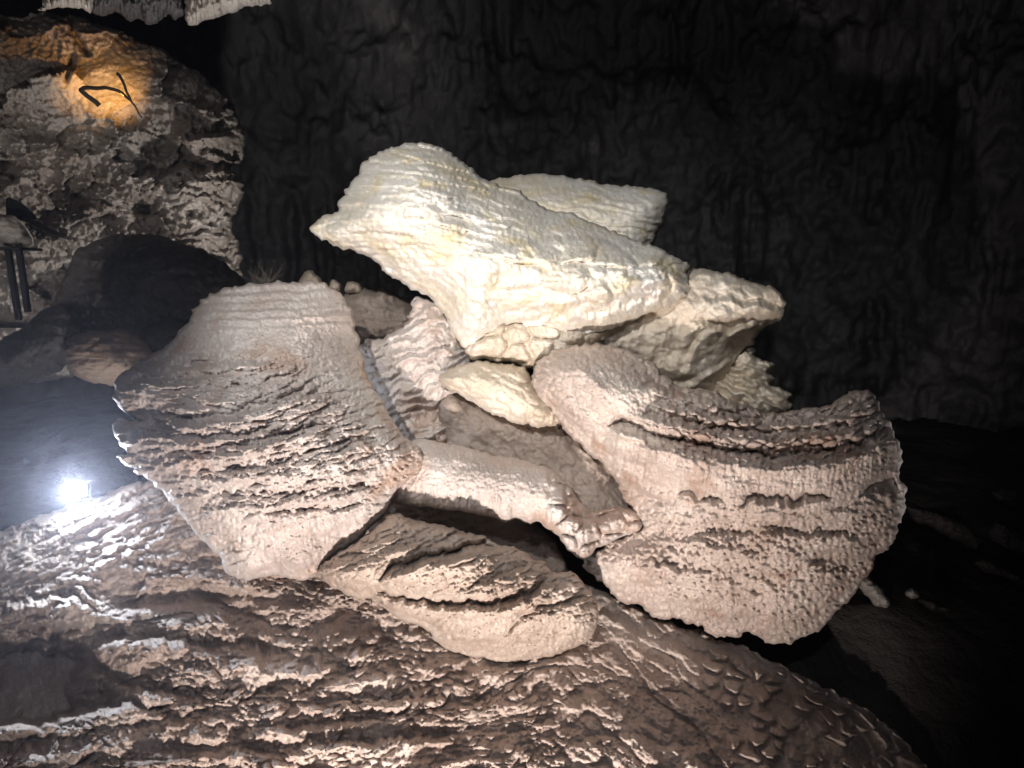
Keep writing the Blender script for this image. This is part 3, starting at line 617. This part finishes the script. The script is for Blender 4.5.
rock('ledge_rock', [(330, 340), (334, 308), (345, 292), (360, 287), (376, 290), (384, 286), (396, 294), (410, 300), (424, 312), (420, 335), (400, 350), (350, 352)], 9.3, .6, 30, M_brown, 387, 'flat dim brown rock seen through the gap below the crown\'s beak', 'rock', lam=7)
for P_, s_, l_ in [([(298, 290), (301, 278), (308, 268), (314, 271), (321, 279), (326, 292)], 391, 'small pointed grey rock peeking over the layered dome'),
                   ([(328, 290), (330, 281), (336, 279), (341, 284), (341, 292)], 393, 'tiny grey rock, the one just right of the pointed rock'),
                   ([(344, 292), (346, 281), (354, 280), (362, 283), (362, 293)], 395, 'tiny flat grey rock beside the flat dim ledge rock')]:
    rock('small_rock', P_, 9.0, .15, 8, M_tan, s_, l_, 'rock', 'small rocks behind the dome', lam=4, amp=.015, step=1.1)

# ---- right: pale stones on the dark floor
def floor_Y(py, z=-2.62):
    dz = -(py - H / 2) / F; c, s = math.cos(PITCH), math.sin(PITCH)
    return (z - CAM[2]) * (c - dz * s) / (s + dz * c)
RS = [([(858, 578), (866, 574), (876, 580), (884, 592), (892, 604), (888, 610), (876, 606), (866, 596), (860, 588)], M_pale, 401, 'long pale stone on the dark floor beside the shell\'s lower rim'),
      ([(905, 590), (912, 586), (918, 590), (919, 598), (911, 600), (905, 596)], M_pale, 403, 'small bright round stone on the dark floor'),
      ([(916, 599), (928, 598), (940, 603), (954, 609), (948, 614), (934, 612), (922, 606)], M_dark, 405, 'flat dim stone just right of the small bright round one'),
      ([(985, 535), (996, 520), (1010, 524), (1030, 538), (1060, 550), (1060, 566), (1020, 556), (1000, 548)], M_dark, 407, 'dim rounded stone at the right edge of the picture'),
      ([(972, 562), (984, 556), (1004, 566), (1030, 580), (1024, 588), (1000, 578), (982, 572)], M_dark, 409, 'thin dim slab lying at the right edge below the rounded stone'),
      ([(905, 505), (930, 508), (965, 522), (985, 540), (975, 550), (940, 532), (912, 520)], M_dark, 411, 'faint long slab on the dark floor right of the shell'),
      ([(990, 492), (1005, 486), (1030, 488), (1050, 500), (1040, 512), (1005, 508)], M_dark, 413, 'faint far stone near the right edge')]
for P_, m_, s_, l_ in RS:
    a = np.array(P_, float); y_ = floor_Y(a[:, 1].max())
    rock('floor_stone', P_, y_ + .1, .22, 9, m_, s_, l_, 'stone', 'stones on the dark floor', lam=6, amp=.03, step=1.2)

# ====================================================== SMALL THINGS
def tube(paths, r0, r1, seg=7):
    V = []; Q = []
    for P in paths:
        P = np.array(P, float); n = len(P); b = len(V)
        for i in range(n):
            d = P[min(i + 1, n - 1)] - P[max(i - 1, 0)]; d = d / (np.linalg.norm(d) + 1e-9)
            a = np.cross(d, [0.1, 1, .2]); a /= np.linalg.norm(a) + 1e-9; c = np.cross(d, a)
            r = r0 + (r1 - r0) * i / (n - 1)
            for k in range(seg):
                t = 2 * math.pi * k / seg; V.append(P[i] + r * (math.cos(t) * a + math.sin(t) * c))
        for i in range(n - 1):
            for k in range(seg): Q.append((b + i * seg + k, b + i * seg + (k + 1) % seg, b + (i + 1) * seg + (k + 1) % seg, b + (i + 1) * seg + k))
        V.append(P[0]); V.append(P[-1])
        for k in range(seg):
            Q.append((len(V) - 2, b + (k + 1) % seg, b + k, b + k)); Q.append((len(V) - 1, b + (n - 1) * seg + k, b + (n - 1) * seg + (k + 1) % seg, b + (n - 1) * seg + (k + 1) % seg))
    return np.array(V), [tuple(dict.fromkeys(q)) for q in Q]
def py_obj(name, V, Q, mat, parent=None, smooth=True):
    me = bpy.data.meshes.new(name); me.from_pydata([tuple(map(float, v)) for v in V], [], Q); me.update()
    if smooth: me.polygons.foreach_set('use_smooth', [True] * len(me.polygons))
    me.materials.append(mat); o = bpy.data.objects.new(name, me); COL.objects.link(o)
    if parent is not None: adopt(o, parent)
    return o
def curve_pts(ps, Y, n=6):
    P = np.array(ps, float); t = np.arange(len(P)); tt = np.linspace(0, len(P) - 1, n * len(P))
    c = [np.interp(tt, t, v) for v in (P[:, 0], P[:, 1], np.broadcast_to(Y, len(P)))]
    for _ in range(3 if n > 3 else 0): c = [np.concatenate([[v[0]], (v[:-2] + 2 * v[1:-1] + v[2:]) / 4, [v[-1]]]) for v in c]
    return at(c[0] + (.35 * np.sin(tt * 5.1) if n > 3 else 0), c[1] + (.35 * np.cos(tt * 4.3) if n > 3 else 0), c[2])

def bevel_box(c, s, b=.01, tilt=None):
    import bmesh
    bm = bmesh.new(); bmesh.ops.create_cube(bm, size=1)
    for v in bm.verts: v.co = Vector((v.co.x * s[0], v.co.y * s[1], v.co.z * s[2]))
    bmesh.ops.bevel(bm, geom=bm.edges[:], offset=b, segments=2, affect='EDGES')
    if tilt: bmesh.ops.rotate(bm, verts=bm.verts, matrix=Euler(tilt).to_matrix())
    bmesh.ops.translate(bm, verts=bm.verts, vec=Vector([float(x) for x in c]))
    return bm
def bm_obj(name, bm, mat, parent=None):
    me = bpy.data.meshes.new(name); bm.to_mesh(me); bm.free(); me.materials.append(mat)
    o = bpy.data.objects.new(name, me); COL.objects.link(o)
    if parent is not None: adopt(o, parent)
    return o

# metal stand at the left edge
Ys = 10.4
st = thing('metal_stand', at(16, 325, Ys), 'black metal stand on two leaning posts at the left edge, in front of the outcrop', 'stand')
for a, b in (((8, 250), (19, 320)), ((19, 250), (28, 312))):
    A = at(*a, Ys); B = at(*b, Ys); m = (A + B) / 2; L = np.linalg.norm(A - B)
    bm_obj('post', bevel_box(m, (.075, .075, L), .008, (0, -math.atan2(B[0] - A[0], A[2] - B[2]), 0)), M_metal, st)
A = at(8, 249, Ys)
bm_obj('top_plate', bevel_box(A, (.66, .5, .035), .008), M_metal, st)
bm_obj('base_plate', bevel_box(at(10, 325, Ys), (.8, .4, .06), .01), M_metal, st)
rock('grey_slab', [(-40, 248), (-40, 214), (0, 214), (14, 217), (26, 226), (34, 238), (35, 247), (10, 249)], 11.2, .35, 18, M_out, 421, 'grey flat-bottomed rock just above the metal stand', 'rock', lam=5)
rail = thing('rail_shadow', at(35, 222, 12.0), 'dark slanting rail shadow built as a board, running down to the right above the metal stand', 'rail shadow')  # black solid pieces in the shape of the rail's shadow on the outcrop
A = at(14, 208, 12.0); 
V = np.concatenate([at([6, 10, 26, 38, 20, 6], [198, 197, 206, 219, 221, 222], [12.0] * 6), at([6, 10, 26, 38, 20, 6], [198, 197, 206, 219, 221, 222], [12.12] * 6)])
py_obj('shadow_board', V, [(0, 1, 2, 3, 4, 5), (11, 10, 9, 8, 7, 6)] + [(i, i + 6, (i + 1) % 6 + 6, (i + 1) % 6) for i in range(6)], M_metal, rail, False)
V, Q = tube([curve_pts([(22, 217), (45, 228), (68, 238)], 11.95)], .05, .03); py_obj('shadow_bar', V, Q, M_metal, rail)

# roots on the orange patch
Yr = 13.2
rt = thing('bent_root', at(90, 90, Yr), 'dark forked root arching across the orange-lit patch of rock', 'root')
V, Q = tube([curve_pts([(99, 105), (90, 98), (81, 91), (82, 88), (92, 88), (104, 88), (115, 89), (126, 96), (131, 101)], [13.4, 13.3, 13.2, 13.1, 13.1, 13.1, 13.2, 13.3, 13.4])], .045, .022); py_obj('arched_stem', V, Q, M_root, rt)
V, Q = tube([curve_pts([(117, 73), (122, 79), (126, 90), (130, 99), (136, 108), (142, 118)], [13.1, 13.1, 13.1, 13.15, 13.2, 13.3])], .028, .012); py_obj('side_stem', V, Q, M_root, rt)

# twigs
Rn = random.Random(8); paths = []
for k in range(34):
    x = 262 + Rn.uniform(-8, 10); a = Rn.uniform(-1.2, 1.2); L = Rn.uniform(10, 26)
    pts = [(x, 283)]
    for i in range(1, 6): pts.append((x + L * math.sin(a) * i / 5 + Rn.uniform(-.8, .8), 283 - L * math.cos(a) * i / 5 + Rn.uniform(-.8, .8)))
    paths.append(curve_pts(pts, [7.55 + Rn.uniform(-.15, .15)] * 6, 3))
V, Q = tube(paths, .0022, .001, 4)
prop(py_obj('dry_twigs', V, Q, M_twig), 'faint tuft of thin dry twigs standing behind the top of the layered dome', 'twigs')

# floodlight
Yl = 7.9; LP = at(75, 491, Yl)
fl = thing('floodlight', at(75, 503, Yl), 'glaring white floodlight lying on the ridge left of the layered dome', 'floodlight')
aim = Vector((.35, -1, .10)).normalized(); rot = aim.to_track_quat('-Y', 'Z').to_euler()
bm_obj('housing', bevel_box(LP + np.array([0, .05, 0]), (.25, .09, .18), .02, rot), M_metal, fl)
bm_obj('lens', bevel_box(LP + np.array(aim) * .012, (.20, .02, .13), .006, rot), M_lamp, fl)
V, Q = tube([[LP + np.array([-.14, .05, 0]), LP + np.array([-.14, .05, -.13]), LP + np.array([.14, .05, -.13]), LP + np.array([.14, .05, 0])]], .01, .01); py_obj('bracket', V, Q, M_metal, fl)

# ====================================================== LIGHT
def spot(name, loc, target, power, col, angle, blend=.5, size=.12):
    d = bpy.data.lights.new(name, 'SPOT'); d.energy = power; d.color = col; d.spot_size = math.radians(angle); d.spot_blend = blend; d.shadow_soft_size = size
    o = bpy.data.objects.new(name, d); COL.objects.link(o); o.location = Vector([float(v) for v in loc])
    o.rotation_euler = (Vector([float(v) for v in target]) - o.location).to_track_quat('-Z', 'Y').to_euler(); return o
def point(name, loc, power, col, size=.1):
    d = bpy.data.lights.new(name, 'POINT'); d.energy = power; d.color = col; d.shadow_soft_size = size
    o = bpy.data.objects.new(name, d); COL.objects.link(o); o.location = Vector([float(v) for v in loc]); return o
spot('low_floodlight', (-.35, .6, -1.75), at(470, 575, 6.5), 2300, (1, .87, .79), 88, .9, .06)
spot('high_floodlight', (-2.1, -.3, 4.2), at(510, 240, 7.0), 2000, (1, .965, .91), 52, .8, .06)
spot('dim_fill_light', (-.5, -1.5, 4.0), at(400, 400, 7.0), 400, (.93, .93, 1), 80, .8, .12)  # added fill from above the camera to lift the treads, no cave lamp
spot('lamp_beam', LP + np.array(aim) * .10, LP + np.array([1.1, -3.2, 1.5]), 480, (.80, .88, 1), 150, .8, .05)
point('lamp_spill', LP + np.array([0, -.06, .10]), 22, (.9, .94, 1), .05)
spot('orange_lamp', at(122, 96, 13.25), at(108, 84, 14.2), 330, (1, .45, .07), 66, 1, .04)
spot('outcrop_floodlight', at(268, 322, 11.2), at(110, 150, 14.5), 700, (1, .95, .9), 130, .7, .1)
spot('side_fill_light', (-6.5, 5.5, 1.6), at(110, 150, 14.5), 420, (1, .95, .9), 60, .7, .1)  # added frontal fill that softens the outcrop's speckle, no cave lamp
spot('ceiling_floodlight', (-6, 9, -1.0), at(150, -10, 14), 480, (1, .93, .88), 30, .6, .15)
spot('wall_floodlight', (5, 5, -1.0), at(690, 20, 24), 430, (.97, .96, 1), 84, 1, .4)

# ====================================================== HAZE
import bmesh
bm = bmesh.new(); bmesh.ops.create_cube(bm, size=1)
for v in bm.verts: v.co = Vector((v.co.x * 90, v.co.y * 90, v.co.z * 28 + 6))
mh = bpy.data.materials.new('haze'); mh.use_nodes = True; nt = mh.node_tree; nt.nodes.clear()
oo = nt.nodes.new('ShaderNodeOutputMaterial'); pv = nt.nodes.new('ShaderNodeVolumePrincipled'); nt.links.new(pv.outputs[0], oo.inputs['Volume'])
pv.inputs['Color'].default_value = (.80, .82, 1, 1); pv.inputs['Density'].default_value = .004; pv.inputs['Anisotropy'].default_value = .86
prop(bm_obj('haze', bm, mh), kind='stuff')

w = bpy.data.worlds.new('World'); sc.world = w; w.use_nodes = True
w.node_tree.nodes['Background'].inputs[0].default_value = (.012, .012, .016, 1); w.node_tree.nodes['Background'].inputs[1].default_value = .3

vs = sc.view_settings; vs.view_transform = 'Standard'; vs.look = 'None'; vs.exposure = .12; vs.gamma = 1; vs.use_curve_mapping = False
cy = sc.cycles; cy.max_bounces = 4; cy.diffuse_bounces = 3; cy.glossy_bounces = 2; cy.use_denoising = True; cy.use_adaptive_sampling = True
cy.sample_clamp_indirect = 3
